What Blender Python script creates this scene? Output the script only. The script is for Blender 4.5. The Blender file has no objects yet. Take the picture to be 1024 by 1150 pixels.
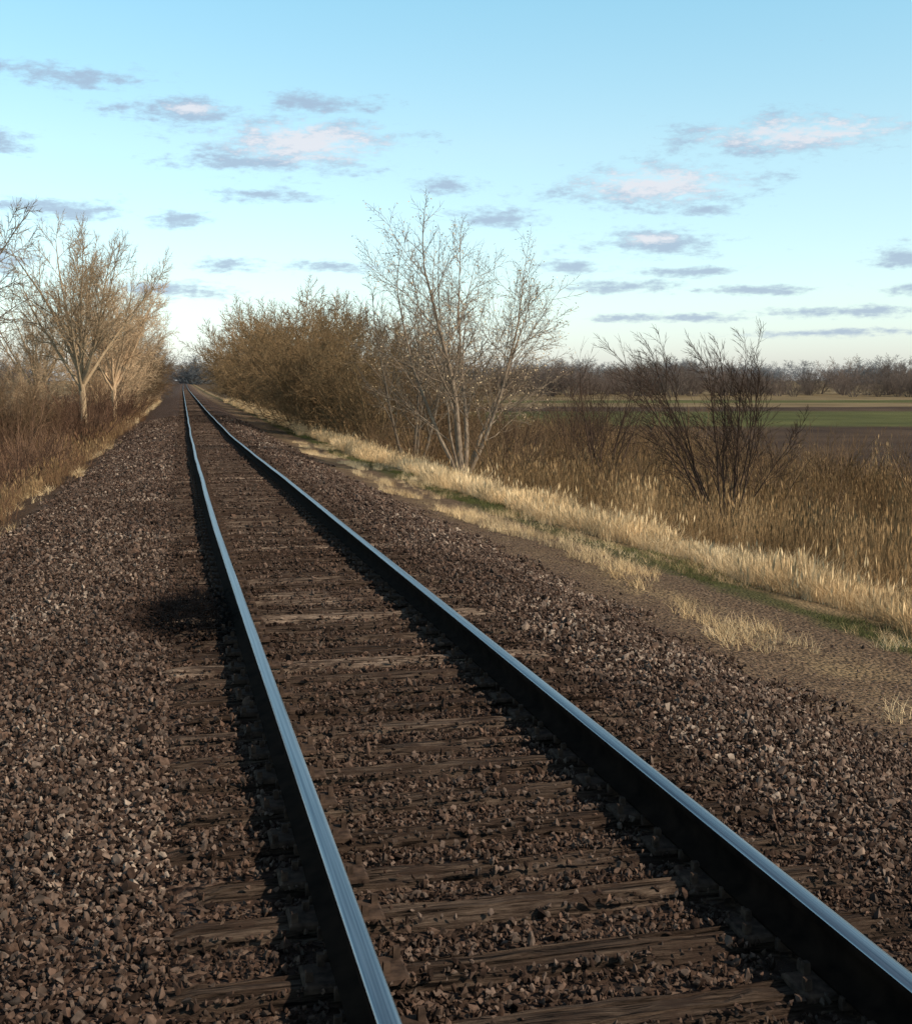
import bpy, math, random, bmesh
import numpy as np
from mathutils import Vector, Matrix, Quaternion

R = math.radians
scene = bpy.context.scene
scene.view_settings.view_transform = 'Standard'
scene.view_settings.look = 'None'
scene.view_settings.exposure = 0
rs = np.random.RandomState(7)

# ------------------------------------------------------------------ track alignment
_y = np.arange(-60, 3000, 1.0)
def _mk(keys):
    k = np.array(keys, float)
    v = np.interp(_y, k[:, 0], k[:, 1])
    w = 15
    vp = np.pad(v, w // 2, mode='edge')
    return np.convolve(vp, np.ones(w) / w, mode='valid')
_off = _mk([(-60, 0), (16, 0), (46, .39), (98, 1.15), (358, 4.8), (3000, 46)])
_tz = _mk([(-60, 0), (14, 0), (22, -.08), (46, -.42), (98, -.72), (358, -1.3), (3000, -1.5)])
CX = 1.31
def track_x(Y): return CX + np.interp(Y, _y, _off)
def track_z(Y): return np.interp(Y, _y, _tz)
def verge(Y): return np.interp(Y, [7, 12, 22, 60, 90], [.6, .5, -.35, -.25, 0])
PS = np.array([-2000, -14, -9, -6, -3.8, -3.0, -1.9, -1.42, -1.25, 1.25, 1.42, 1.95, 2.4, 3.25, 4.0, 5.6, 7.3, 10, 14, 2000.])
PZ = np.array([-2.0, -2.0, -1.75, -1.15, -.50, -.28, -.06, -.035, -.048, -.048, -.035, -.06, -.20, -.50, -.60, -.72, -1.0, -1.6, -2.0, -2.0])
def ground_z(X, Y):
    X = np.asarray(X, float); Y = np.asarray(Y, float)
    s = X - track_x(Y)
    p = np.interp(s, PS, PZ)
    f = np.clip((np.abs(s) - 5.0) / 9.0, 0, 1); f = f * f * (3 - 2 * f)
    bump = .035 * np.sin(X * 1.3 + Y * .7) * np.sin(Y * .9 - X * .5) * np.clip((np.abs(s) - 2.2) / 2, 0, 1)
    return p + track_z(Y) * (1 - f) + bump

# ------------------------------------------------------------------ materials
def new_mat(name):
    m = bpy.data.materials.new(name); m.use_nodes = True
    nt = m.node_tree
    b = nt.nodes['Principled BSDF']
    b.inputs['Specular IOR Level'].default_value = .07
    return m, nt, b
def ramp(nt, fac, cols, interp='LINEAR'):
    n = nt.nodes.new('ShaderNodeValToRGB'); cr = n.color_ramp; cr.interpolation = interp
    while len(cr.elements) < len(cols): cr.elements.new(.5)
    for e, (p, c) in zip(cr.elements, cols):
        e.position = p; e.color = (*c, 1)
    nt.links.new(fac, n.inputs[0]); return n.outputs[0]
def noise(nt, vec, scale, detail=3, rough=.55):
    n = nt.nodes.new('ShaderNodeTexNoise'); n.inputs['Scale'].default_value = scale
    n.inputs['Detail'].default_value = detail; n.inputs['Roughness'].default_value = rough
    if vec is not None: nt.links.new(vec, n.inputs['Vector'])
    return n.outputs[0]
def mathn(nt, op, a, b=None, c=None, clamp=False):
    n = nt.nodes.new('ShaderNodeMath'); n.operation = op; n.use_clamp = clamp
    for i, v in enumerate((a, b, c)):
        if v is None: continue
        if isinstance(v, (int, float)): n.inputs[i].default_value = v
        else: nt.links.new(v, n.inputs[i])
    return n.outputs[0]
def mix(nt, f, a, b, mode='MIX'):
    n = nt.nodes.new('ShaderNodeMix'); n.data_type = 'RGBA'; n.blend_type = mode
    for s, v in ((n.inputs[0], f), (n.inputs[6], a), (n.inputs[7], b)):
        if isinstance(v, (int, float)): s.default_value = v
        elif isinstance(v, tuple): s.default_value = (*v, 1)
        else: nt.links.new(v, s)
    return n.outputs[2]
def smooth(nt, v, a, b):
    n = nt.nodes.new('ShaderNodeMapRange'); n.interpolation_type = 'SMOOTHSTEP'
    nt.links.new(v, n.inputs[0]); n.inputs[1].default_value = a; n.inputs[2].default_value = b
    return n.outputs[0]
def bump(nt, b, h, strength, dist):
    n = nt.nodes.new('ShaderNodeBump'); n.inputs['Strength'].default_value = strength
    n.inputs['Distance'].default_value = dist
    nt.links.new(h, n.inputs['Height']); nt.links.new(n.outputs[0], b.inputs['Normal'])

def mat_rnd(name, cols, rough=.9, nscale=1.2, baked=True):
    m, nt, b = new_mat(name)
    if baked:
        oi = nt.nodes.new('ShaderNodeAttribute'); oi.attribute_name = 'rnd'; o = oi.outputs['Fac']
    else:
        oi = nt.nodes.new('ShaderNodeObjectInfo'); o = oi.outputs['Random']
    c = ramp(nt, o, cols)
    tc = nt.nodes.new('ShaderNodeNewGeometry')
    n = noise(nt, tc.outputs['Position'], nscale, 2)
    c = mix(nt, 1.0, c, ramp(nt, n, [(.3, (.55, .55, .55)), (.7, (1.3, 1.3, 1.3))]), 'MULTIPLY')
    nt.links.new(c, b.inputs['Base Color']); b.inputs['Roughness'].default_value = rough
    return m
M_stone = mat_rnd('crushed_stone', [(0, (.022, .014, .011)), (.25, (.062, .038, .028)), (.42, (.080, .060, .049)), (.6, (.118, .072, .052)), (.8, (.145, .108, .088)), (.93, (.20, .135, .10)), (1, (.31, .24, .19))], .92, 30)
M_tan = mat_rnd('tan_grass', [(0, (.42, .28, .14)), (.5, (.70, .51, .29)), (1, (.82, .66, .43))], .8, .9)
M_weed = mat_rnd('dead_weeds', [(0, (.095, .054, .028)), (.4, (.21, .13, .062)), (.8, (.36, .24, .125)), (1, (.52, .375, .21))], .9, .3)
M_redw = mat_rnd('rusty_weeds', [(0, (.06, .032, .022)), (.5, (.15, .083, .048)), (1, (.32, .205, .12))], .9, .35)
M_red = mat_rnd('rusty_brush', [(0, (.055, .032, .024)), (.5, (.12, .067, .043)), (1, (.22, .135, .087))], .9, .35, False)
M_green = mat_rnd('green_grass', [(0, (.045, .055, .018)), (.6, (.085, .10, .035)), (1, (.23, .19, .085))], .8, .9)
M_dark = mat_rnd('charred_weed', [(0, (.004, .003, .003)), (1, (.014, .010, .008))], .95)

def bark(name, c1, c2):
    m, nt, b = new_mat(name)
    g = nt.nodes.new('ShaderNodeNewGeometry')
    mp = nt.nodes.new('ShaderNodeMapping'); mp.inputs['Scale'].default_value = (6, 6, 1.4)
    nt.links.new(g.outputs['Position'], mp.inputs[0])
    c = ramp(nt, noise(nt, mp.outputs[0], 2.5, 2), [(.3, c1), (.7, c2)])
    oi = nt.nodes.new('ShaderNodeObjectInfo')
    c = mix(nt, 1.0, c, ramp(nt, oi.outputs['Random'], [(0, (.75, .75, .72)), (1, (1.2, 1.15, 1.1))]), 'MULTIPLY')
    nt.links.new(c, b.inputs['Base Color']); b.inputs['Roughness'].default_value = .9
    return m
M_bark_pale = bark('pale_bark', (.13, .10, .078), (.29, .235, .18))
M_bark_cream = bark('cream_bark', (.33, .235, .15), (.58, .43, .29))
M_bark_brown = bark('brown_bark', (.09, .06, .038), (.20, .135, .083))
M_bark_olive = bark('olive_bark', (.14, .095, .052), (.27, .19, .11))
M_bark_dark = bark('dark_bark', (.036, .025, .020), (.09, .06, .046))
M_far = bark('far_haze_paled_wood', (.12, .095, .085), (.19, .155, .14))  # distance haze painted in: wood colour paled, no atmosphere in the scene
M_haze_tint = bark('far_haze_tint_wood', (.15, .17, .20), (.22, .23, .26))  # blue-grey air haze put into the wood colour itself
M_leaf = mat_rnd('dry_leaf', [(0, (.25, .17, .09)), (1, (.5, .38, .24))], .8, 1.2, False)

# ------------------------------------------------------------------ mesh helpers
def link(ob, parent=None):
    scene.collection.objects.link(ob)
    if parent: ob.parent = parent
    return ob
def fast_mesh(name, V, lv, ls, mats, mi=None):
    me = bpy.data.meshes.new(name)
    me.vertices.add(len(V)); me.vertices.foreach_set('co', np.asarray(V, np.float32).ravel())
    me.loops.add(len(lv)); me.loops.foreach_set('vertex_index', np.asarray(lv, np.int32))
    me.polygons.add(len(ls)); me.polygons.foreach_set('loop_start', np.asarray(ls, np.int32))
    for m in mats: me.materials.append(m)
    if mi is not None: me.polygons.foreach_set('material_index', np.asarray(mi, np.int32))
    me.update(calc_edges=True)
    return me
def mesh_obj(name, v, f, mats, midx=None, smooth_sh=False):
    me = bpy.data.meshes.new(name)
    me.from_pydata(np.asarray(v).tolist() if not isinstance(v, list) else v, [], f)
    for m in mats: me.materials.append(m)
    if midx is not None: me.polygons.foreach_set('material_index', np.asarray(midx, dtype=np.int32))
    me.polygons.foreach_set('use_smooth', np.full(len(me.polygons), smooth_sh))
    me.update()
    return bpy.data.objects.new(name, me)

def baked(name, P, rot, scl, templates, rnd=None):
    n = len(P); idx = rs.randint(0, len(templates), n)
    if rnd is None: rnd = rs.rand(n)
    cx, sx, cy, sy, cz, sz = (f(rot[:, i]) for i in range(3) for f in (np.cos, np.sin))
    M = np.empty((n, 3, 3))
    M[:, 0, 0] = cz * cy; M[:, 0, 1] = cz * sy * sx - sz * cx; M[:, 0, 2] = cz * sy * cx + sz * sx
    M[:, 1, 0] = sz * cy; M[:, 1, 1] = sz * sy * sx + cz * cx; M[:, 1, 2] = sz * sy * cx - cz * sx
    M[:, 2, 0] = -sy; M[:, 2, 1] = cy * sx; M[:, 2, 2] = cy * cx
    mats = []; VV = []; LV = []; LS = []; MI = []; RN = []; vb = 0; lb = 0
    for t, ob in enumerate(templates):
        me = ob.data; k = np.where(idx == t)[0]
        if not len(k): continue
        nv = len(me.vertices); V0 = np.empty(nv * 3, np.float32); me.vertices.foreach_get('co', V0); V0 = V0.reshape(-1, 3)
        nl = len(me.loops); L0 = np.empty(nl, np.int32); me.loops.foreach_get('vertex_index', L0)
        npl = len(me.polygons); S0 = np.empty(npl, np.int32); me.polygons.foreach_get('loop_start', S0)
        if me.materials[0] not in mats: mats.append(me.materials[0])
        mi = mats.index(me.materials[0])
        W = np.einsum('nij,nvj->nvi', M[k], V0[None] * scl[k][:, None, :]) + P[k][:, None, :]
        VV.append(W.reshape(-1, 3).astype(np.float32)); m = len(k); ar = np.arange(m)
        LV.append((L0[None] + vb + ar[:, None] * nv).ravel()); LS.append((S0[None] + lb + ar[:, None] * nl).ravel())
        MI.append(np.full(m * npl, mi)); RN.append(np.repeat(rnd[k], nv)); vb += m * nv; lb += m * nl
    me = fast_mesh(name, np.concatenate(VV), np.concatenate(LV), np.concatenate(LS), mats, np.concatenate(MI))
    a = me.attributes.new('rnd', 'FLOAT', 'POINT'); a.data.foreach_set('value', np.concatenate(RN).astype(np.float32))
    me.polygons.foreach_set('use_smooth', np.zeros(len(me.polygons), bool))
    return link(bpy.data.objects.new(name, me))

def scatter(name, P, rot, scl, templates):
    n = len(P)
    coll = bpy.data.collections.new(name + '_parts')
    for t in templates: coll.objects.link(t)
    me = bpy.data.meshes.new(name); me.vertices.add(n)
    me.vertices.foreach_set('co', np.asarray(P, np.float32).ravel())
    a = me.attributes.new('rot', 'FLOAT_VECTOR', 'POINT'); a.data.foreach_set('vector', np.asarray(rot, np.float32).ravel())
    a = me.attributes.new('scl', 'FLOAT_VECTOR', 'POINT'); a.data.foreach_set('vector', np.asarray(scl, np.float32).ravel())
    a = me.attributes.new('idx', 'INT', 'POINT'); a.data.foreach_set('value', rs.randint(0, len(templates), n).astype(np.int32))
    ob = link(bpy.data.objects.new(name, me))
    ng = bpy.data.node_groups.new(name + '_scatter', 'GeometryNodeTree')
    ng.interface.new_socket('Geometry', in_out='INPUT', socket_type='NodeSocketGeometry')
    ng.interface.new_socket('Geometry', in_out='OUTPUT', socket_type='NodeSocketGeometry')
    N = ng.nodes; L = ng.links
    gi = N.new('NodeGroupInput'); go = N.new('NodeGroupOutput')
    iop = N.new('GeometryNodeInstanceOnPoints'); ci = N.new('GeometryNodeCollectionInfo')
    ci.inputs['Collection'].default_value = coll
    ci.inputs['Separate Children'].default_value = True; ci.inputs['Reset Children'].default_value = True
    iop.inputs['Pick Instance'].default_value = True
    def na(nm, ty):
        x = N.new('GeometryNodeInputNamedAttribute'); x.data_type = ty; x.inputs['Name'].default_value = nm
        return x.outputs['Attribute']
    e = N.new('FunctionNodeEulerToRotation')
    L.new(na('rot', 'FLOAT_VECTOR'), e.inputs[0]); L.new(e.outputs[0], iop.inputs['Rotation'])
    L.new(na('scl', 'FLOAT_VECTOR'), iop.inputs['Scale']); L.new(na('idx', 'INT'), iop.inputs['Instance Index'])
    L.new(gi.outputs[0], iop.inputs['Points']); L.new(ci.outputs[0], iop.inputs['Instance'])
    L.new(iop.outputs[0], go.inputs[0])
    md = ob.modifiers.new('scatter', 'NODES'); md.node_group = ng
    return ob
def zrot(n, tilt=.12):
    return np.stack([rs.normal(0, tilt, n), rs.normal(0, tilt, n), rs.uniform(0, 6.28, n)], 1)
def region(s0, s1, y0, y1, dens):
    n = int((s1 - s0) * (y1 - y0) * dens)
    return rs.uniform(s0, s1, n), rs.uniform(y0, y1, n)
def to_pts(s, Y, dz=0):
    X = s + track_x(Y)
    return np.stack([X, Y, ground_z(X, Y) + dz], 1)
def vnoise(x, y, sc, seed=0):
    x = x / sc + seed * 7.3; y = y / sc + seed * 3.1
    g = np.random.RandomState(seed + 50).rand(256, 256)
    xi = np.floor(x).astype(int); yi = np.floor(y).astype(int); fx = x - xi; fy = y - yi
    fx = fx * fx * (3 - 2 * fx); fy = fy * fy * (3 - 2 * fy)
    G = lambda a, b: g[a % 256, b % 256]
    return (G(xi, yi) * (1 - fx) + G(xi + 1, yi) * fx) * (1 - fy) + (G(xi, yi + 1) * (1 - fx) + G(xi + 1, yi + 1) * fx) * fy

def stone(i):
    bm = bmesh.new(); r = np.random.RandomState(100 + i)
    for k in range(11):
        v = r.normal(size=3); v /= np.linalg.norm(v); v *= np.array([1, .75, .58]) * r.uniform(.8, 1.1)
        bm.verts.new(v * .5)
    bmesh.ops.convex_hull(bm, input=bm.verts)
    bmesh.ops.delete(bm, geom=[v for v in bm.verts if not v.link_faces], context='VERTS')
    me = bpy.data.meshes.new('stone'); bm.to_mesh(me); bm.free(); me.materials.append(M_stone)
    return bpy.data.objects.new('stone', me)
def clump(seed, n, h, spread, lean, w, mat, heads=0.0, curl=.3):
    r = np.random.RandomState(seed); V = []; F = []
    for i in range(n):
        a = r.uniform(0, 6.28); rr = spread * math.sqrt(r.rand())
        bx, by = rr * math.cos(a), rr * math.sin(a)
        H = h * r.uniform(.5, 1.1); la = r.uniform(0, 6.28); l = lean * r.uniform(.2, 1.3) * H
        dx, dy = math.cos(la) * l, math.sin(la) * l
        wa = r.uniform(0, 3.14); wx, wy = math.cos(wa) * w / 2, math.sin(wa) * w / 2
        b0 = len(V); K = 3
        for k in range(K):
            t = k / (K - 1); q = t ** (1.5 + curl)
            cx, cy, cz = bx + dx * q, by + dy * q, H * (t - .15 * lean * t * t)
            ww = (1 - t) * .8 + .2
            V += [(cx - wx * ww, cy - wy * ww, cz - .03), (cx + wx * ww, cy + wy * ww, cz - .03)]
            if k: F.append((b0 + 2 * k - 2, b0 + 2 * k - 1, b0 + 2 * k + 1, b0 + 2 * k))
        if r.rand() < heads:
            c = np.array(V[-1]); b0 = len(V); sx = 3.5 * w
            for q in ((0, 0, -.06), (wx / w * sx, wy / w * sx, 0), (0, 0, .07), (-wx / w * sx, -wy / w * sx, 0)):
                V.append(tuple(c + np.array(q)))
            F.append((b0, b0 + 1, b0 + 2, b0 + 3))
    return mesh_obj('clump', V, F, [mat])

class Tree:
    def __init__(s, seed, levels):
        s.r = random.Random(seed); s.lv = levels; s.b = {}; s.tips = []
    def rv(s): return Vector((s.r.gauss(0, 1), s.r.gauss(0, 1), s.r.gauss(0, 1)))
    def grow(s, p, d, L, r, lev=0, kw=None):
        P = dict(s.lv[lev]); k = P['k']; d = Vector(d).normalized(); p = Vector(p)
        if kw: P.update(kw)
        pts = [p.copy()]; dirs = [d.copy()]; rad = [r]
        st = L / (k - 1)
        for i in range(1, k):
            d = (d + s.rv() * P['jit'] + Vector(P.get('bias', (0, 0, P['trop'])))).normalized()
            p = p + d * st * s.r.uniform(.85, 1.15); pts.append(p.copy()); dirs.append(d.copy())
            rad.append(r * (1 - (1 - P.get('end', .3)) * i / (k - 1)))
        s.b.setdefault((k, P['n']), []).append((pts, rad))
        if lev + 1 >= len(s.lv):
            s.tips.append((pts[-1], d)); return pts[-1]
        if P['ch'] == 0: return pts[-1]
        n = P['ch']; n = max(1, int(n * s.r.uniform(.8, 1.2) + .5)); az = s.r.uniform(0, 6.28)
        for c in range(n):
            t = P['t0'] + (1 - P['t0']) * (c + s.r.random()) / n
            x = t * (k - 1); i = min(int(x), k - 2); f = x - i
            q = pts[i].lerp(pts[i + 1], f); dd = dirs[i + 1]; rr = rad[i] * (1 - f) + rad[i + 1] * f
            az += 2.4 + s.r.uniform(-.5, .5)
            perp = dd.orthogonal().normalized(); perp = Quaternion(dd, az) @ perp
            an = R(P['ang'] * s.r.uniform(.7, 1.25))
            nd = dd * math.cos(an) + perp * math.sin(an)
            s.grow(q, nd, L * P['rat'] * (1.15 - .55 * t) * s.r.uniform(.65, 1.2), max(rr * P.get('rr', .6), P.get('rmin', .006)), lev + 1)
        if P.get('ext', True):
            s.grow(pts[-1], d, L * P['rat'] * .6, max(rad[-1] * .9, .006), lev + 1)
        return pts[-1]
    def mesh(s, name, mats, leaf=0.0, leafsize=.05):
        V = []; F = []; base = 0
        for (k, n), br in s.b.items():
            P = np.array([[tuple(q) for q in b[0]] for b in br]); Rr = np.array([b[1] for b in br])
            T = np.gradient(P, axis=1); T /= np.linalg.norm(T, axis=2, keepdims=True) + 1e-9
            ref = np.array([.31, .87, .19]); ref = np.broadcast_to(ref / np.linalg.norm(ref), T.shape)
            U = np.cross(T, ref); U /= np.linalg.norm(U, axis=2, keepdims=True) + 1e-9
            W = np.cross(T, U); a = np.arange(n) * 2 * np.pi / n
            ring = P[:, :, None] + Rr[:, :, None, None] * (np.cos(a)[None, None, :, None] * U[:, :, None] + np.sin(a)[None, None, :, None] * W[:, :, None])
            B = len(br); V.append(ring.reshape(-1, 3))
            idx = base + np.arange(B * k * n).reshape(B, k, n)
            nx = np.roll(idx, -1, axis=2)
            F.append(np.stack([idx[:, :-1], nx[:, :-1], nx[:, 1:], idx[:, 1:]], -1).reshape(-1, 4)); base += B * k * n
        V = np.concatenate(V); F = np.concatenate(F); mi = np.zeros(len(F), int)
        if leaf > 0:
            lv = []; r = s.r
            for p, d in s.tips:
                if r.random() < leaf:
                    p = p + s.rv() * .04; a = s.rv().normalized() * leafsize; b = s.rv().normalized() * leafsize * .7
                    lv += [tuple(p - a), tuple(p - b), tuple(p + a), tuple(p + b)]
            nl = len(lv) // 4; V = np.concatenate([V, np.array(lv)])
            F = np.concatenate([F, base + np.arange(nl * 4).reshape(-1, 4)]); mi = np.concatenate([mi, np.ones(nl, int)])
        me = fast_mesh(name, V, F.ravel(), np.arange(len(F)) * 4, mats, mi)
        return bpy.data.objects.new(name, me)
def place(ob, x, y, rz=0, sc=1, dz=-.1):
    ob.location = (x, y, float(ground_z(x, y)) + dz); ob.rotation_euler = (0, 0, rz)
    ob.scale = (sc, sc, sc) if not isinstance(sc, tuple) else sc
    return link(ob)

# ------------------------------------------------------------------ GROUND
def axis(segs):
    out = []
    for a, b, st in segs: out += list(np.arange(a, b, st))
    out.append(segs[-1][1]); return np.array(out)
xs = axis([(-2500, -400, 150), (-400, -60, 20), (-60, -14, 3), (-14, 14, .25), (14, 60, 2), (60, 400, 15), (400, 2500, 150)])
ys = axis([(-60, -4, 4), (-4, 30, .3), (30, 120, 1.5), (120, 400, 8), (400, 2800, 80)])
S, Y = np.meshgrid(xs, ys)
X = S + track_x(Y)
Z = ground_z(X, Y)
ny, nx = S.shape
V = np.stack([X, Y, Z], -1).reshape(-1, 3)
idx = np.arange(ny * nx).reshape(ny, nx)
F = np.stack([idx[:-1, :-1], idx[:-1, 1:], idx[1:, 1:], idx[1:, :-1]], -1).reshape(-1, 4)
mg, nt, b = new_mat('ground_cover')
at = nt.nodes.new('ShaderNodeAttribute'); at.attribute_name = 'side'
geo = nt.nodes.new('ShaderNodeNewGeometry'); pos = geo.outputs['Position']
sx = nt.nodes.new('ShaderNodeSeparateXYZ'); nt.links.new(pos, sx.inputs[0])
n1 = noise(nt, pos, .9, 5); n2 = noise(nt, pos, .12, 4); nf = noise(nt, pos, 14, 5, .7)
s = mathn(nt, 'ADD', at.outputs['Fac'], mathn(nt, 'MULTIPLY', mathn(nt, 'SUBTRACT', n1, .5), 1.3))
vor = nt.nodes.new('ShaderNodeTexVoronoi'); vor.inputs['Scale'].default_value = 24; nt.links.new(pos, vor.inputs['Vector'])
sepc = nt.nodes.new('ShaderNodeSeparateColor'); nt.links.new(vor.outputs['Color'], sepc.inputs[0])
balc = ramp(nt, sepc.outputs[0], [(0, (.024, .015, .012)), (.5, (.080, .051, .039)), (.85, (.13, .09, .07)), (1, (.21, .155, .125))])
balc = mix(nt, 1.0, balc, ramp(nt, n1, [(.3, (.72, .72, .72)), (.7, (1.25, 1.2, 1.15))]), 'MULTIPLY')
dirt = ramp(nt, nf, [(.3, (.05, .034, .022)), (.5, (.12, .08, .052)), (.62, (.185, .127, .083)), (.78, (.29, .21, .145))])
soil = ramp(nt, n1, [(.3, (.045, .03, .018)), (.7, (.12, .08, .044))])
redsoil = ramp(nt, n1, [(.3, (.045, .027, .018)), (.7, (.12, .074, .046))])
q = mathn(nt, 'ADD', mathn(nt, 'MULTIPLY', sx.outputs[0], .2), mathn(nt, 'MULTIPLY', sx.outputs[1], .98))
q = mathn(nt, 'ADD', q, mathn(nt, 'MULTIPLY', mathn(nt, 'SUBTRACT', n2, .5), 10))
plough = ramp(nt, n2, [(.3, (.042, .027, .02)), (.7, (.10, .066, .045))])
greenf = ramp(nt, n2, [(.3, (.06, .068, .024)), (.7, (.12, .12, .045))])
tanf = ramp(nt, n2, [(.3, (.12, .088, .048)), (.7, (.26, .195, .11))])
fld = mix(nt, smooth(nt, q, 98, 106), plough, greenf)
fld = mix(nt, smooth(nt, q, 145, 155), fld, plough)
fld = mix(nt, smooth(nt, q, 170, 180), fld, tanf)
fld = mix(nt, smooth(nt, q, 200, 210), fld, greenf)
fld = mix(nt, smooth(nt, q, 225, 235), fld, tanf)
col = mix(nt, smooth(nt, s, 21, 24), soil, fld)
col = mix(nt, smooth(nt, s, -3.6, -4.2), col, redsoil)
col = mix(nt, smooth(nt, s, -26, -30), col, tanf)
def band(a, b2, w=.25):
    return mathn(nt, 'MULTIPLY', smooth(nt, s, a - w, a + w), smooth(nt, s, b2 + w, b2 - w))
col = mix(nt, band(3.0, 5.6, .4), col, dirt)
tang = ramp(nt, nf, [(.3, (.13, .09, .05)), (.7, (.32, .23, .13))])
grng = ramp(nt, nf, [(.3, (.045, .045, .018)), (.7, (.10, .09, .04))])
col = mix(nt, mathn(nt, 'MULTIPLY', band(3.9, 4.5), ramp(nt, n1, [(.4, (0, 0, 0)), (.6, (.8, .8, .8))])), col, tang)
col = mix(nt, band(5.2, 5.9), col, grng)
col = mix(nt, band(5.9, 7.1), col, tang)
col = mix(nt, band(-3.9, 3.2, .3), col, balc)
col = mix(nt, mathn(nt, 'MULTIPLY', band(-1.2, 1.2, .5), .6), col, (.048, .031, .023))
nt.links.new(col, b.inputs['Base Color']); b.inputs['Roughness'].default_value = .95
hh = mathn(nt, 'SUBTRACT', mathn(nt, 'MULTIPLY', nf, .8), vor.outputs['Distance'])
bump(nt, b, hh, .9, .04)
g = mesh_obj('ground', V, F.tolist(), [mg], None, True)
SA = S - verge(Y) * np.clip((S - 3.4) / 1.6, 0, 1)
a = g.data.attributes.new('side', 'FLOAT', 'POINT'); a.data.foreach_set('value', SA.ravel().astype(np.float32))
link(g)

# ------------------------------------------------------------------ RAILWAY TRACK
track = link(bpy.data.objects.new('railway_track', None))
m_top, nt, b = new_mat('polished_rail_head')
b.inputs['Metallic'].default_value = 1
ge = nt.nodes.new('ShaderNodeNewGeometry')
mp = nt.nodes.new('ShaderNodeMapping'); mp.inputs['Scale'].default_value = (70, .5, 10); nt.links.new(ge.outputs['Position'], mp.inputs[0])
sn = noise(nt, mp.outputs[0], 1, 4)
nt.links.new(mathn(nt, 'ADD', mathn(nt, 'MULTIPLY', sn, .35), .16), b.inputs['Roughness'])
nt.links.new(ramp(nt, sn, [(.38, (.17, .18, .21)), (.62, (.46, .47, .49))]), b.inputs['Base Color'])
m_side, nt, b = new_mat('rusty_rail_side')
ge = nt.nodes.new('ShaderNodeNewGeometry')
nt.links.new(ramp(nt, noise(nt, ge.outputs['Position'], 9, 4), [(.3, (.005, .0035, .003)), (.7, (.018, .011, .008))]), b.inputs['Base Color'])
b.inputs['Roughness'].default_value = .95; b.inputs['Specular IOR Level'].default_value = .03
prof = [(-.07, 0), (-.07, .012), (-.012, .03), (-.008, .05), (-.008, .115), (-.035, .132), (-.0365, .152), (-.034, .163), (-.028, .169), (-.012, .1712),
        (.012, .1712), (.028, .169), (.034, .163), (.0365, .152), (.035, .132), (.008, .115), (.008, .05), (.012, .03), (.07, .012), (.07, 0)]
ry = axis([(-20, 60, .75), (60, 200, 3), (200, 900, 15)])
wob = .009 * np.sin(ry * .35) + .003 * np.sin(ry * 1.1 + 1)
for nm, sd in (('left_rail', -.755), ('right_rail', .755)):
    K = len(prof); V = []; F = []; MI = []
    for y, wb in zip(ry, wob):
        cx = float(track_x(y)) + sd + wb * min(1, max(0, (y - 10) / 15)); cz = float(track_z(y)) + .014
        V += [(cx + px, y, cz + pz) for px, pz in prof]
    for i in range(len(ry) - 1):
        for k in range(K):
            k2 = (k + 1) % K
            F.append((i * K + k, i * K + k2, (i + 1) * K + k2, (i + 1) * K + k)); MI.append(0 if 7 <= k <= 11 else 1)
    link(mesh_obj(nm, V, F, [m_top, m_side], MI, True), track)

mt, nt, b = new_mat('weathered_tie_wood')
ge = nt.nodes.new('ShaderNodeNewGeometry'); at = nt.nodes.new('ShaderNodeAttribute'); at.attribute_name = 'rnd'
mp = nt.nodes.new('ShaderNodeMapping'); mp.inputs['Scale'].default_value = (1.1, 26, 26); nt.links.new(ge.outputs['Position'], mp.inputs[0])
gr = noise(nt, mp.outputs[0], 2.2, 6, .68)
c = ramp(nt, gr, [(.40, (.009, .007, .006)), (.48, (.066, .048, .038)), (.60, (.135, .102, .081)), (.76, (.26, .21, .172))])
c = mix(nt, 1.0, c, ramp(nt, at.outputs['Fac'], [(0, (.5, .44, .40)), (.6, (.88, .83, .78)), (.9, (1.25, 1.2, 1.14)), (1, (2.2, 2.15, 2.05))]), 'MULTIPLY')
big = noise(nt, ge.outputs['Position'], 5, 5, .65)
c = mix(nt, ramp(nt, big, [(.49, (0, 0, 0)), (.62, (.85, .85, .85))]), c, (.050, .032, .024))
nt.links.new(c, b.inputs['Base Color']); b.inputs['Roughness'].default_value = .95
bump(nt, b, gr, 1.0, .03)
V = []; F = []; RN = []
y = -6.0; ties = []
while y < 420:
    ties.append(y); y += rs.uniform(.37, .45)
NP = 13
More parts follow.
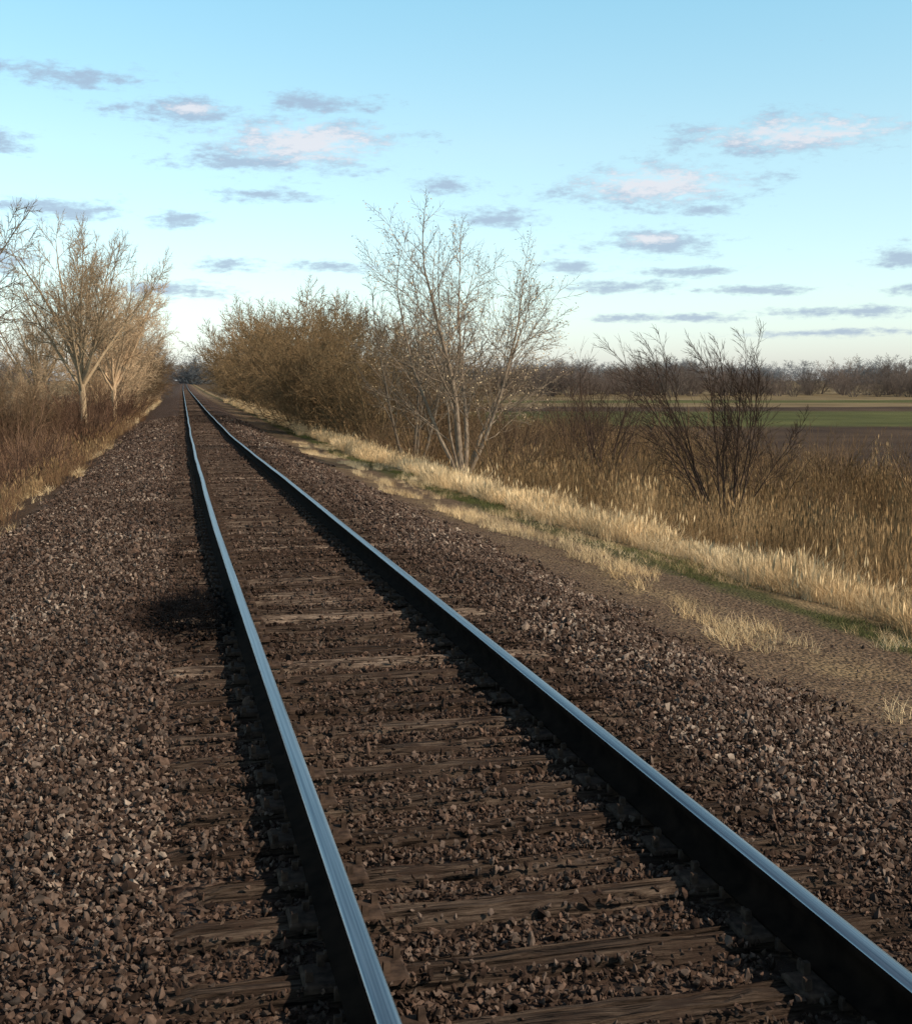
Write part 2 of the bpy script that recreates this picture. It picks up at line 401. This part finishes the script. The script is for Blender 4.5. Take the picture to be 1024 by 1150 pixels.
for ty in ties:
    near = ty < 30; m = 26 if near else 3
    L = rs.uniform(1.20, 1.40); L2 = rs.uniform(1.26, 1.36); hw = rs.uniform(.078, .115); top = rs.uniform(-.020, .005); sk = rs.normal(0, .016)
    b0 = len(V); cx = float(track_x(ty)); cz = float(track_z(ty)); rr = rs.rand()
    g1 = rs.uniform(-.05, -.015); g2 = rs.uniform(.015, .05); d1 = rs.uniform(0, .06); d2 = rs.uniform(0, .06); dr = 0
    for i in range(m):
        x = -L + (L + L2) * i / (m - 1)
        j = (lambda a: rs.normal(0, a)) if near else (lambda a: 0)
        e = .02 if i in (0, m - 1) else 0
        dr = dr * .8 + j(.005)
        q1 = d1 * abs(math.sin(x * 3 + rr * 9)) ; q2 = d2 * abs(math.cos(x * 2.3 + rr * 5))
        wear = -.010 * abs(j(1))
        for (py, pz) in ((-hw, -.17), (-hw + j(.010), -.04), (-hw + .022 + j(.010), -.008 + wear), (g1 - .011 + dr, j(.004)), (g1 + dr, -q1), (g1 + .009 + dr, j(.004)), (0, j(.005)),
                         (g2 - .009 + dr, j(.004)), (g2 + dr, -q2), (g2 + .011 + dr, j(.004)), (hw - .022 + j(.010), -.008 + wear), (hw + j(.010), -.04), (hw, -.17)):
            V.append((cx + x + j(.014) * (e > 0), ty + py + sk * x, cz + top + pz - e * (pz > -.1))); RN.append(rr)
    for i in range(m - 1):
        for k in range(NP - 1):
            a0 = b0 + i * NP + k; F.append((a0, a0 + NP, a0 + NP + 1, a0 + 1))
    F.append(tuple(b0 + k for k in range(NP))); F.append(tuple(b0 + (m - 1) * NP + k for k in reversed(range(NP))))
ob = mesh_obj('ties', V, F, [mt]); a = ob.data.attributes.new('rnd', 'FLOAT', 'POINT'); a.data.foreach_set('value', np.array(RN, np.float32)); link(ob, track)

mp_, nt, b = new_mat('rusty_plate')
ge = nt.nodes.new('ShaderNodeNewGeometry')
nt.links.new(ramp(nt, noise(nt, ge.outputs['Position'], 25, 4), [(.3, (.022, .015, .012)), (.7, (.09, .058, .042))]), b.inputs['Base Color']); b.inputs['Roughness'].default_value = .9
def boxes(name, items, mat, parent):
    V = []; F = []
    for (x, y, z, a, c, h) in items:
        i = len(V); bv = min(a, c) * .12
        for zz, ins in ((z, 0), (z + h * .7, 0), (z + h, bv)):
            V += [(x - a + ins, y - c + ins, zz), (x + a - ins, y - c + ins, zz), (x + a - ins, y + c - ins, zz), (x - a + ins, y + c - ins, zz)]
        for l in (0, 4):
            for k in range(4):
                k2 = (k + 1) % 4; F.append((i + l + k, i + l + k2, i + l + 4 + k2, i + l + 4 + k))
        F.append((i + 8, i + 9, i + 10, i + 11))
    return link(mesh_obj(name, V, F, [mat]), parent)
pl = []; sp = []; an = []
for ty in ties:
    if ty > 90: break
    cx = float(track_x(ty)); cz = float(track_z(ty))
    for sd in (-.755, .755):
        pl.append((cx + sd, ty + rs.normal(0, .01), cz - .012, .17, .085, .024))
        for dx, dy in ((-.1, .05), (.1, -.05), (-.15, -.05), (.15, .05)):
            if ty < 40: sp.append((cx + sd + dx, ty + dy, cz + .01, .012, .012, .03 + rs.uniform(0, .012)))
        if ty < 40:
            for dy in (-.13, .13):
                an.append((cx + sd, ty + dy, cz - .02, .08, .012, .04))
boxes('tie_plates', pl, mp_, track); boxes('spikes', sp, mp_, track); boxes('rail_anchors', an, mp_, track)

# ------------------------------------------------------------------ BALLAST
stones = [stone(i) for i in range(8)]
Ps = []; Sc = []; Rn = []
BX, BY = .36, 10.3      # burnt weed patch beside the rail
for (y0, y1, dens, sz) in ((1.5, 7, 2200, .028), (7, 15, 1150, .033), (15, 30, 420, .043), (30, 50, 120, .058), (50, 90, 40, .08)):
    s_, Y_ = region(-4.3, 3.7, y0, y1, dens)
    keep = ~(np.abs(np.abs(s_) - .755) < .1)
    edge = np.maximum(s_ - 3.0, -s_ - 3.6) + (vnoise(s_, Y_, .7, 8) - .5) * .8; keep &= (rs.rand(len(s_)) > np.clip(edge / .5, 0, 1))
    T = np.array(ties); k = np.clip(np.searchsorted(T, Y_), 1, len(T) - 1)
    dist = np.minimum(np.abs(Y_ - T[k - 1]), np.abs(Y_ - T[k]))
    wobt = (vnoise(s_, Y_, .25, 31) - .5) * .08
    on = (dist < .082 + wobt) & (np.abs(s_) < 1.33)
    cov = vnoise(s_, Y_, .6, 3)
    pk = np.where(np.abs(s_) < 1.1, .04 + .30 * (cov > .62), np.where(s_ > 0, .7, .05 + .5 * (cov > .58)))
    keep &= ~(on & (rs.rand(len(s_)) > pk))
    keep &= ~((((s_ + CX - BX) / .42) ** 2 + ((Y_ - BY) / .8) ** 2 < 1) & (rs.rand(len(s_)) < .6))
    s_, Y_, on, dist = s_[keep], Y_[keep], on[keep], dist[keep]
    p = to_pts(s_, Y_, 0); sc = sz * rs.lognormal(0, .36, len(s_))
    inside = np.abs(s_) < 1.32
    sc = np.where(inside, sc * .85, sc)
    p[:, 2] += sc * .12 + rs.uniform(0, .02, len(s_))
    tt = on | ((dist < .11) & inside)
    p[tt, 2] = track_z(Y_[tt]) + sc[tt] * .12 - .006
    rn = np.clip(rs.rand(len(s_)) * (.72 + .5 * vnoise(s_, Y_, 1.1, 14)), 0, 1)
    rn = np.where(inside, rn * .75, rn)
    rd = np.sqrt(((s_ + CX - BX) / .60) ** 2 + ((Y_ - BY) / 1.3) ** 2) + (vnoise(s_, Y_, .3, 41) - .5) * .4
    rn = rn * np.clip((rd - .75) / .6, .05, 1)
    Ps.append(p); Sc.append(sc); Rn.append(rn)
s_, Y_ = region(3.1, 5.6, 2, 26, 260)
kp = rs.rand(len(s_)) > np.clip((s_ - 3.3) / 3.2, 0, .85); s_, Y_ = s_[kp], Y_[kp]
Ps.append(to_pts(s_, Y_, 0)); Sc.append(.021 * rs.lognormal(0, .4, len(s_))); Rn.append(.3 + .65 * rs.rand(len(s_)))
P = np.concatenate(Ps); sc = np.concatenate(Sc); rn = np.concatenate(Rn); n = len(P)
print('stones', n)
baked('ballast_gravel', P, rs.uniform(0, 6.28, (n, 3)), sc[:, None] * rs.uniform(.8, 1.25, (n, 3)), stones, rn)

# ------------------------------------------------------------------ GRASS & WEEDS
def scat(name, regs, temps, dz=0, sc=(.7, 1.2), thr=None, nsc=2., seed=1, tilt=.1, inst=False):
    PP = []; KK = []
    for (s0, s1, y0, y1, dn, k) in regs:
        s_, Y_ = region(s0, s1, y0, y1, dn)
        if thr is not None:
            kp = vnoise(s_, Y_ * .5, nsc, seed) > thr - rs.rand(len(s_)) * .2; s_, Y_ = s_[kp], Y_[kp]
        s_ = s_ + .25 * np.sin(Y_ * .31 + 2) + .5 * (vnoise(s_ * 0, Y_, 2.5, seed + 5) - .5) + verge(Y_) * np.clip((s_ - 3.4) / 1.6, 0, 1)
        PP.append(to_pts(s_, Y_, dz)); KK.append(k * rs.uniform(sc[0], sc[1], len(s_)) * (.6 + .8 * vnoise(s_, Y_, 1.9, seed + 9)))
    P = np.concatenate(PP); K = np.concatenate(KK); K3 = np.repeat(K[:, None], 3, 1)
    print(name, len(P))
    if inst: return scatter(name, P, zrot(len(P), tilt), K3, temps)
    rn = np.clip(.55 * rs.rand(len(P)) + .6 * vnoise(P[:, 0], P[:, 1], 3.0, seed + 20) - .05, 0, 1)
    return baked(name, P, zrot(len(P), tilt), K3, temps, rn)
tan = [clump(10 + i, 44, .46, .13, .75, .0055, M_tan, .1) for i in range(5)]
scat('dry_grass_strip', [(6.2, 7.1, 2, 30, 56, 1), (6.0, 7.2, 30, 70, 20, 1.15), (5.6, 7.4, 70, 200, 4, 1.5), (-4.9, -4.3, 90, 200, 2.0, 1.1)], tan, seed=2)
tuft = [clump(20 + i, 22, .2, .09, .8, .005, M_tan) for i in range(4)]
scat('dry_grass_tufts', [(3.9, 4.7, 3, 60, 28, .95), (5.0, 6.1, 2, 60, 10, .9), (7.0, 9, 2, 60, 4, 1.6), (-4.8, -3.9, 6, 60, 2, 1.2)], tuft, thr=.5, nsc=1.2, seed=3)
gr_ = [clump(30 + i, 22, .10, .10, .7, .006, M_green) for i in range(4)]
scat('green_grass', [(5.3, 6.2, 1, 40, 50, 1), (5.2, 6.0, 40, 90, 14, 1.4)], gr_, thr=.42, nsc=1.5, seed=4)
wd = [clump(40 + i, 34, 1.0, .28, .28, .007, M_weed, .35) for i in range(6)]
scat('tall_weeds', [(7.5, 24, 2, 40, 6.5, .95), (7.8, 26, 40, 85, 2.4, 1.1), (7.8, 22, 85, 220, .6, 1.6)], wd, sc=(.4, 1.25), seed=6)

def shrub_temp(seed, mat, h, stems, lean, chs=(6, 5), bias=0):
    T = Tree(seed, [dict(k=5, n=4, jit=.10, trop=.06, ch=chs[0], t0=.2, rat=.5, ang=32, rr=.55),
                    dict(k=4, n=3, jit=.12, trop=.07, ch=chs[1], t0=.15, rat=.55, ang=32, rr=.6, end=.4),
                    dict(k=3, n=3, jit=.14, trop=.06)])
    for i in range(stems):
        a = i * 2.4 + T.r.random(); l = lean * T.r.uniform(.3, 1.2)
        T.grow((math.cos(a) * .15, math.sin(a) * .15, 0), (math.cos(a) * l + bias, math.sin(a) * l, 1), h * T.r.uniform(.6, .95), .014 * h ** .5 + .004, 0)
    return T.mesh('shrub', [mat])
brush = [shrub_temp(60 + i, M_red, 1.5, 9, .8, (4, 3)) for i in range(4)]
scat('red_brush', [(-16, -5.2, 10, 60, .5, .9), (-14, -5.4, 60, 120, .4, 1.3), (-30, -16, 15, 120, .14, 1.5)], brush, sc=(.6, 1.3), seed=8, inst=True)
lw = [clump(50 + i, 30, .8, .28, .4, .008, M_redw, .3) for i in range(4)] + [clump(56 + i, 30, .7, .25, .4, .008, M_weed, .3) for i in range(3)]
scat('dead_weeds', [(-16, -4.4, 4, 45, 6, .9), (-16, -4.4, 45, 120, 2, 1.2), (-34, -16, 10, 90, .8, 1.4), (-12, -4.8, 120, 220, .6, 1.8)], lw, sc=(.5, 1.2), seed=9)
bb = [shrub_temp(70 + i, M_bark_brown, 1.8, 8, .6, (4, 3)) for i in range(3)]
scat('brown_brush', [(8, 13, 30, 100, .4, 1), (13, 24, 28, 90, .16, 1), (8.5, 14, 100, 220, .2, 1.6)], bb, sc=(.6, 1.3), seed=12, inst=True)
dk = clump(90, 1500, .15, .42, 1.8, .014, M_dark)
dk.name = 'charred_weed_tuft'; place(dk, BX - .10, BY, sc=(.85, 2.2, 1), dz=.03)

# ------------------------------------------------------------------ TREES
T = Tree(5, [dict(k=9, n=8, jit=.055, trop=.01, ch=13, t0=.28, rat=.47, ang=40, rr=.42, end=.22),
             dict(k=6, n=5, jit=.10, trop=.02, ch=9, t0=.15, rat=.46, ang=40, rr=.55, end=.35),
             dict(k=4, n=4, jit=.13, trop=.01, ch=6, t0=.15, rat=.52, ang=42, rr=.65, rmin=.0065, end=.5),
             dict(k=3, n=3, jit=.15, trop=.0)])
for (px, dx, dy, L, r) in ((-.1, -.34, .05, 6.5, .08), (-.05, -.06, -.1, 6.9, .12), (.1, .16, .15, 6.5, .09), (.15, .42, -.05, 6.3, .08), (.1, .30, .3, 6.3, .065), (-.1, -.2, -.3, 5.2, .05), (.1, .55, .1, 5.0, .05)):
    T.grow((px * .6, 0, 0), (dx, dy, 1), L, r, 0)
place(T.mesh('bare_tree', [M_bark_pale, M_leaf], .6, .034), 9.3, 38.9, sc=.97)

def fan(seed, mat, name='bare_tree', H=12.0, ch=10, limbs=11):
    T = Tree(seed, [dict(k=4, n=8, jit=.03, trop=.03, ch=0, t0=.45, rat=1.95, ang=32, rr=.5, end=.75),
                    dict(k=7, n=6, jit=.06, trop=.02, ch=ch, t0=.2, rat=.42, ang=38, rr=.45, end=.22),
                    dict(k=5, n=4, jit=.10, trop=.02, ch=8, t0=.12, rat=.5, ang=40, rr=.55, end=.4, rmin=.013),
                    dict(k=4, n=3, jit=.12, trop=.02, ch=6, t0=.15, rat=.6, ang=40, rr=.65, rmin=.011, end=.6),
                    dict(k=3, n=3, jit=.15, trop=.02)])
    top = T.grow((0, 0, 0), (.03, 0, 1), H * .27, H * .02, 0)
    for i in range(limbs):
        a = i * 2.4 + T.r.random() * .4; l = .95 * math.sqrt((i + .3) / limbs); f = 1 - .35 * (i / limbs) * T.r.random()
        T.grow(top * f, (math.cos(a) * l, math.sin(a) * l, 1), H * .50 * T.r.uniform(.9, 1.05), H * .009, 1)
    return T.mesh(name, [mat])
def dup(ob, x, y, rz, sc):
    return place(bpy.data.objects.new(ob.name.split('.')[0], ob.data), x, y, rz=rz, sc=sc)
def thick(seed, mat, name='twiggy_tree', dens=1.0, rm=.015, lo=.08):
    T = Tree(seed, [dict(k=7, n=6, jit=.07, trop=.0, ch=int(10 * dens), t0=lo, rat=.44, ang=42, rr=.45, end=.22),
                    dict(k=5, n=4, jit=.10, trop=.03, ch=int(8 * dens), t0=.1, rat=.5, ang=42, rr=.55, end=.4, rmin=rm),
                    dict(k=4, n=3, jit=.12, trop=.02, ch=int(6 * dens), t0=.1, rat=.6, ang=40, rr=.65, rmin=rm, end=.6),
                    dict(k=3, n=3, jit=.15, trop=.01)])
    for i in range(9):
        a = i * 2.4 + T.r.random(); l = .1 + .75 * ((i + T.r.random()) / 9)
        T.grow((math.cos(a) * .4, math.sin(a) * .4, 0), (math.cos(a) * l, math.sin(a) * l, 1), 7.0 * T.r.uniform(.85, 1), .085, 0)
    return T.mesh(name, [mat])
fa = fan(11, M_bark_cream); fb = fan(12, M_bark_cream)
place(fa, -4.5, 75, sc=(1.0, 1.0, 1.27))
place(fb, -3.7, 100, rz=1, sc=(.95, .95, 1.2))
dup(fb, -9.0, 95, 2.5, (.9, .9, 1.0))
dup(fa, -3.7, 122, 2, (1.0, 1.0, 1.2))
place(fan(15, M_bark_pale, H=10.5), -7.9, 41.5, rz=.5, sc=(.9, .9, 1.2))
tc_ = thick(24, M_bark_cream)
place(tc_, -5.0, 110, rz=1, sc=(1.0, 1.0, 1.25)); dup(tc_, -5.0, 130, 2.2, (1.0, 1.0, 1.3)); dup(tc_, -5.0, 150, 3.2, (1.1, 1.1, 1.3)); dup(tc_, -8.8, 84, 4.2, (.6, .6, .75))

tk = [thick(21, M_bark_olive), thick(22, M_bark_olive), thick(23, M_bark_brown)]
used = [False] * 3
def putk(i, x, y, rz, sc):
    if not used[i]:
        used[i] = True; place(tk[i], x, y, rz=rz, sc=sc)
    else: dup(tk[i], x, y, rz, sc)
for j, (x, y, h) in enumerate([(10.6, 63, .82), (10.4, 70, .95), (9.4, 78, 1.12), (13.5, 82, 1.0), (9.8, 90, 1.15), (10.0, 102, 1.2), (10.3, 117, 1.25), (10.8, 134, 1.28), (11.2, 152, 1.28),
                               (11.5, 172, 1.3), (11.8, 198, 1.3), (12.5, 228, 1.3), (14.5, 69, .7), (8.9, 84, .95), (8.8, 73, .8)]):
    putk(j % 2, x, y, j * 1.9, h)
for j, (x, y, h) in enumerate([(12.2, 54, .62), (-9.5, 64, .62), (-12.5, 58, .5), (-11, 72, .65), (-15, 77, .6), (-4.4, 168, 1.2), (-4.0, 185, 1.2), (-3.6, 200, 1.2), (-3.2, 215, 1.2), (-2.4, 245, 1.2), (-7.2, 64, .5)]):
    putk(2, x, y, j * 2.3 + 1, h)
gt = Tree(31, [dict(k=6, n=6, jit=.06, trop=.03, ch=9, t0=.2, rat=.48, ang=36, rr=.5, end=.25),
               dict(k=5, n=4, jit=.1, trop=.03, ch=7, t0=.1, rat=.5, ang=38, rr=.55, rmin=.011, end=.4),
               dict(k=4, n=3, jit=.12, trop=.02, ch=5, t0=.1, rat=.6, ang=38, rr=.65, rmin=.009, end=.6), dict(k=3, n=3, jit=.15, trop=.02)])
for a in (-.35, 0, .3, .1): gt.grow((a, 0, 0), (a, a * .5, 1), 5.6, .07, 0)
place(gt.mesh('bare_tree', [bark('grey_bark', (.10, .078, .06), (.21, .17, .135))]), 9.7, 49)

T = Tree(41, [dict(k=8, n=5, jit=.055, trop=.02, ch=8, t0=.25, rat=.40, ang=24, rr=.55, end=.28),
              dict(k=6, n=4, jit=.09, bias=(-.06, 0, .04), trop=.05, ch=6, t0=.15, rat=.5, ang=27, rr=.6, end=.4, rmin=.006),
              dict(k=5, n=3, jit=.11, bias=(-.08, 0, .02), trop=.04, ch=4, t0=.2, rat=.6, ang=28, rmin=.005, end=.6), dict(k=3, n=3, jit=.12, trop=0)])
for (px, dx, dy, L, r) in ((-.1, -.62, 0, 4.7, .036), (-.08, -.5, .2, 4.3, .032), (-.05, -.42, .2, 4.3, .036), (0, -.28, -.2, 4.2, .034), (.05, -.1, .1, 4.0, .036), (.1, .07, -.1, 4.0, .036), (.12, .2, .1, 3.8, .033), (.15, .33, 0, 3.6, .03),
                           (.0, .15, .35, 3.4, .027), (0, -.8, .1, 2.8, .022), (.2, .5, 0, 2.9, .024), (0, 0, -.3, 3.2, .024), (-.1, -.25, .4, 3.6, .024)):
    T.grow((px, 0, 0), (dx, dy, 1), L, r, 0)
place(T.mesh('bare_shrub', [M_bark_dark]), 13.15, 27.7, rz=R(-13), sc=(.97, 1, .95))
sh = shrub_temp(80, M_bark_dark, 4.2, 8, .4, (7, 6)); sh.name = 'bare_shrub'; place(sh, 14.4, 39.5, sc=1.0)
for (x, y, k) in ((16.5, 47, .95), (18, 54, .8), (12.6, 44, .8), (20.5, 62, .8), (24, 66, .7)): dup(sh, x, y, x, k)

def ring(name, az0, az1, d0, d1, n, sc, mats, seed, wx=1.3):
    r = np.random.RandomState(seed)
    az = np.radians(r.uniform(az0, az1, n)); d = r.uniform(d0, d1, n)
    X = np.sin(az) * d; Y = np.cos(az) * d
    P = np.stack([X, Y, ground_z(X, Y) - .3], 1); k = r.uniform(sc[0], sc[1], n) * (.65 + .7 * vnoise(X, Y, 22, seed))
    scatter(name, P, zrot(n, .03), np.stack([k * wx, k * wx, k], 1), mats)
farT = [bpy.data.objects.new('far', thick(91 + i, M_far, dens=.75, rm=.02).data) for i in range(3)]
ring('distant_tree_line', 14.5, 60, 280, 350, 210, (.6, 1.0), farT, 1)
farL = [bpy.data.objects.new('far', t.data) for t in farT]
ring('distant_woods', -60, -5.5, 170, 260, 200, (.7, 1.05), farL, 2)
hz = [bpy.data.objects.new('far', thick(96 + i, M_haze_tint, dens=.75, rm=.025).data) for i in range(2)]
ring('haze_tinted_horizon_woods', -40, 50, 900, 1100, 300, (1.4, 2.2), hz, 3, 2.0)

# ------------------------------------------------------------------ LIGHT & SKY
SUN_EL, SUN_AZ = 38, 132
sv = Vector((math.sin(R(SUN_AZ)) * math.cos(R(SUN_EL)), math.cos(R(SUN_AZ)) * math.cos(R(SUN_EL)), math.sin(R(SUN_EL))))
sl = bpy.data.lights.new('sun', 'SUN'); sl.energy = 5.0; sl.angle = R(.7); sl.color = (1, .86, .68)
so = link(bpy.data.objects.new('sun', sl)); so.rotation_euler = sv.to_track_quat('Z', 'Y').to_euler(); so.location = sv * 50

w = bpy.data.worlds.new('World'); scene.world = w; w.use_nodes = True
nt = w.node_tree; bg = nt.nodes['Background']; out = nt.nodes['World Output']
sky = nt.nodes.new('ShaderNodeTexSky'); sky.sky_type = 'NISHITA'; sky.sun_disc = False
sky.sun_elevation = R(SUN_EL); sky.sun_rotation = R(SUN_AZ); sky.altitude = 200; sky.dust_density = .7; sky.ozone_density = 1.0; sky.air_density = 1.0
bg.inputs[1].default_value = .12
tc = nt.nodes.new('ShaderNodeTexCoord'); sx = nt.nodes.new('ShaderNodeSeparateXYZ'); nt.links.new(tc.outputs['Generated'], sx.inputs[0])
az = mathn(nt, 'MULTIPLY', mathn(nt, 'ARCTAN2', sx.outputs[0], sx.outputs[1]), 57.2958)
el = mathn(nt, 'MULTIPLY', mathn(nt, 'ARCSINE', sx.outputs[2]), 57.2958)
tint = ramp(nt, mathn(nt, 'DIVIDE', el, 60.0, clamp=True), [(0, (.62, .66, .86)), (.06, (.75, .80, .80)), (.17, (.87, .93, .80)), (.28, (.80, 1.04, .89)), (.45, (.46, .50, .43)), (1, (.30, .30, .28))])
tint = mix(nt, 1.0, tint, (2., 2., 2.), 'MULTIPLY')
nt.links.new(mix(nt, 1.0, sky.outputs[0], tint, 'MULTIPLY'), bg.inputs[0])
cb = nt.nodes.new('ShaderNodeCombineXYZ'); nt.links.new(az, cb.inputs[0]); nt.links.new(el, cb.inputs[1])
st = nt.nodes.new('ShaderNodeVectorMath'); st.operation = 'MULTIPLY'; nt.links.new(cb.outputs[0], st.inputs[0]); st.inputs[1].default_value = (1, 2.8, 1)
na_ = noise(nt, st.outputs[0], .42, 7, .62); nb_ = noise(nt, st.outputs[0], 1.6, 6, .65)
def cloudmax(cl):
    cur = None
    for (a, e, ww, h) in cl:
        v = nt.nodes.new('ShaderNodeVectorMath'); v.operation = 'SUBTRACT'; nt.links.new(cb.outputs[0], v.inputs[0]); v.inputs[1].default_value = (a, e, 0)
        m = nt.nodes.new('ShaderNodeVectorMath'); m.operation = 'MULTIPLY'; nt.links.new(v.outputs[0], m.inputs[0]); m.inputs[1].default_value = (1 / ww, 1 / h, 0)
        l = nt.nodes.new('ShaderNodeVectorMath'); l.operation = 'LENGTH'; nt.links.new(m.outputs[0], l.inputs[0])
        o = mathn(nt, 'SUBTRACT', 1.0, l.outputs['Value'])
        cur = o if cur is None else mathn(nt, 'MAXIMUM', cur, o)
    return mathn(nt, 'MAXIMUM', cur, -1.0)
grey = [(-3.7, 12.6, 3.4, .45), (-7.2, 12.8, 1.4, .4), (-7, 10, 1.7, .55), (1.2, 11.5, 2.8, .55), (6.1, 10.3, 4.4, 1.15), (4, 9.45, 3.8, .4), (7.5, 12, 2.4, .45), (4.6, 8.1, 2.2, .33), (-4.3, 7.2, 3.4, .45),
        (.6, 7, 1.4, .35), (12.7, 8.6, 1.5, .35), (15.1, 7.2, 2.1, .45), (27.6, 10.4, 4.6, .8), (22.1, 8.4, 4.0, .95), (24.2, 7.4, 1.2, .25), (21.9, 6, 3.0, .6), (24.1, 4.75, 2.2, .22), (32.9, 5.2, 1.5, .55),
        (20.3, 4.1, 2.7, .3), (26.3, 3.9, 2.8, .2), (31, 2.9, 3.6, .25), (3.2, 5.1, 1.4, .35), (.2, 3.9, 2.9, .4), (-7.2, 5, 1.8, .6), (7.5, 5, 2, .25), (18.5, 5, 1.5, .3), (33.5, 3.8, 1.6, .3), (23, 2.7, 3, .2),
        (29, 2.0, 4.5, .2), (-16, 9, 4, .8), (42, 8, 4, .8), (50, 11, 5, 1.), (-30, 7, 5, .8)]
white = [(6.6, 10.4, 3.8, .95), (28.4, 10.5, 4.4, .7), (22.2, 8.6, 3.6, .8), (1.5, 11.6, 1.2, .25), (22, 6.2, 1.2, .25)]
dn = mathn(nt, 'ADD', cloudmax(grey), mathn(nt, 'ADD', mathn(nt, 'MULTIPLY', mathn(nt, 'SUBTRACT', na_, .5), 3.3), mathn(nt, 'MULTIPLY', mathn(nt, 'SUBTRACT', nb_, .5), 2.2)))
dens = mathn(nt, 'MULTIPLY', smooth(nt, dn, -.35, .9), .80)
wn = mathn(nt, 'ADD', cloudmax(white), mathn(nt, 'MULTIPLY', mathn(nt, 'SUBTRACT', nb_, .5), 2.4))
wm = smooth(nt, wn, -.2, .75)
ccol = mix(nt, wm, (.38, .48, .64), (.84, .81, .86))
bg2 = nt.nodes.new('ShaderNodeBackground'); nt.links.new(ccol, bg2.inputs[0]); bg2.inputs[1].default_value = 1
ms = nt.nodes.new('ShaderNodeMixShader'); nt.links.new(dens, ms.inputs[0]); nt.links.new(bg.outputs[0], ms.inputs[1]); nt.links.new(bg2.outputs[0], ms.inputs[2])
nt.links.new(ms.outputs[0], out.inputs[0])

# ------------------------------------------------------------------ CAMERA
cam = bpy.data.cameras.new('camera'); cam.sensor_fit = 'HORIZONTAL'; cam.sensor_width = 36; cam.lens = 49.2; cam.clip_end = 6000; cam.clip_start = .05
co = link(bpy.data.objects.new('camera', cam)); co.location = (0, 0, 1.915); co.rotation_euler = (R(90 - 6.1), 0, R(-13.15))
scene.camera = co
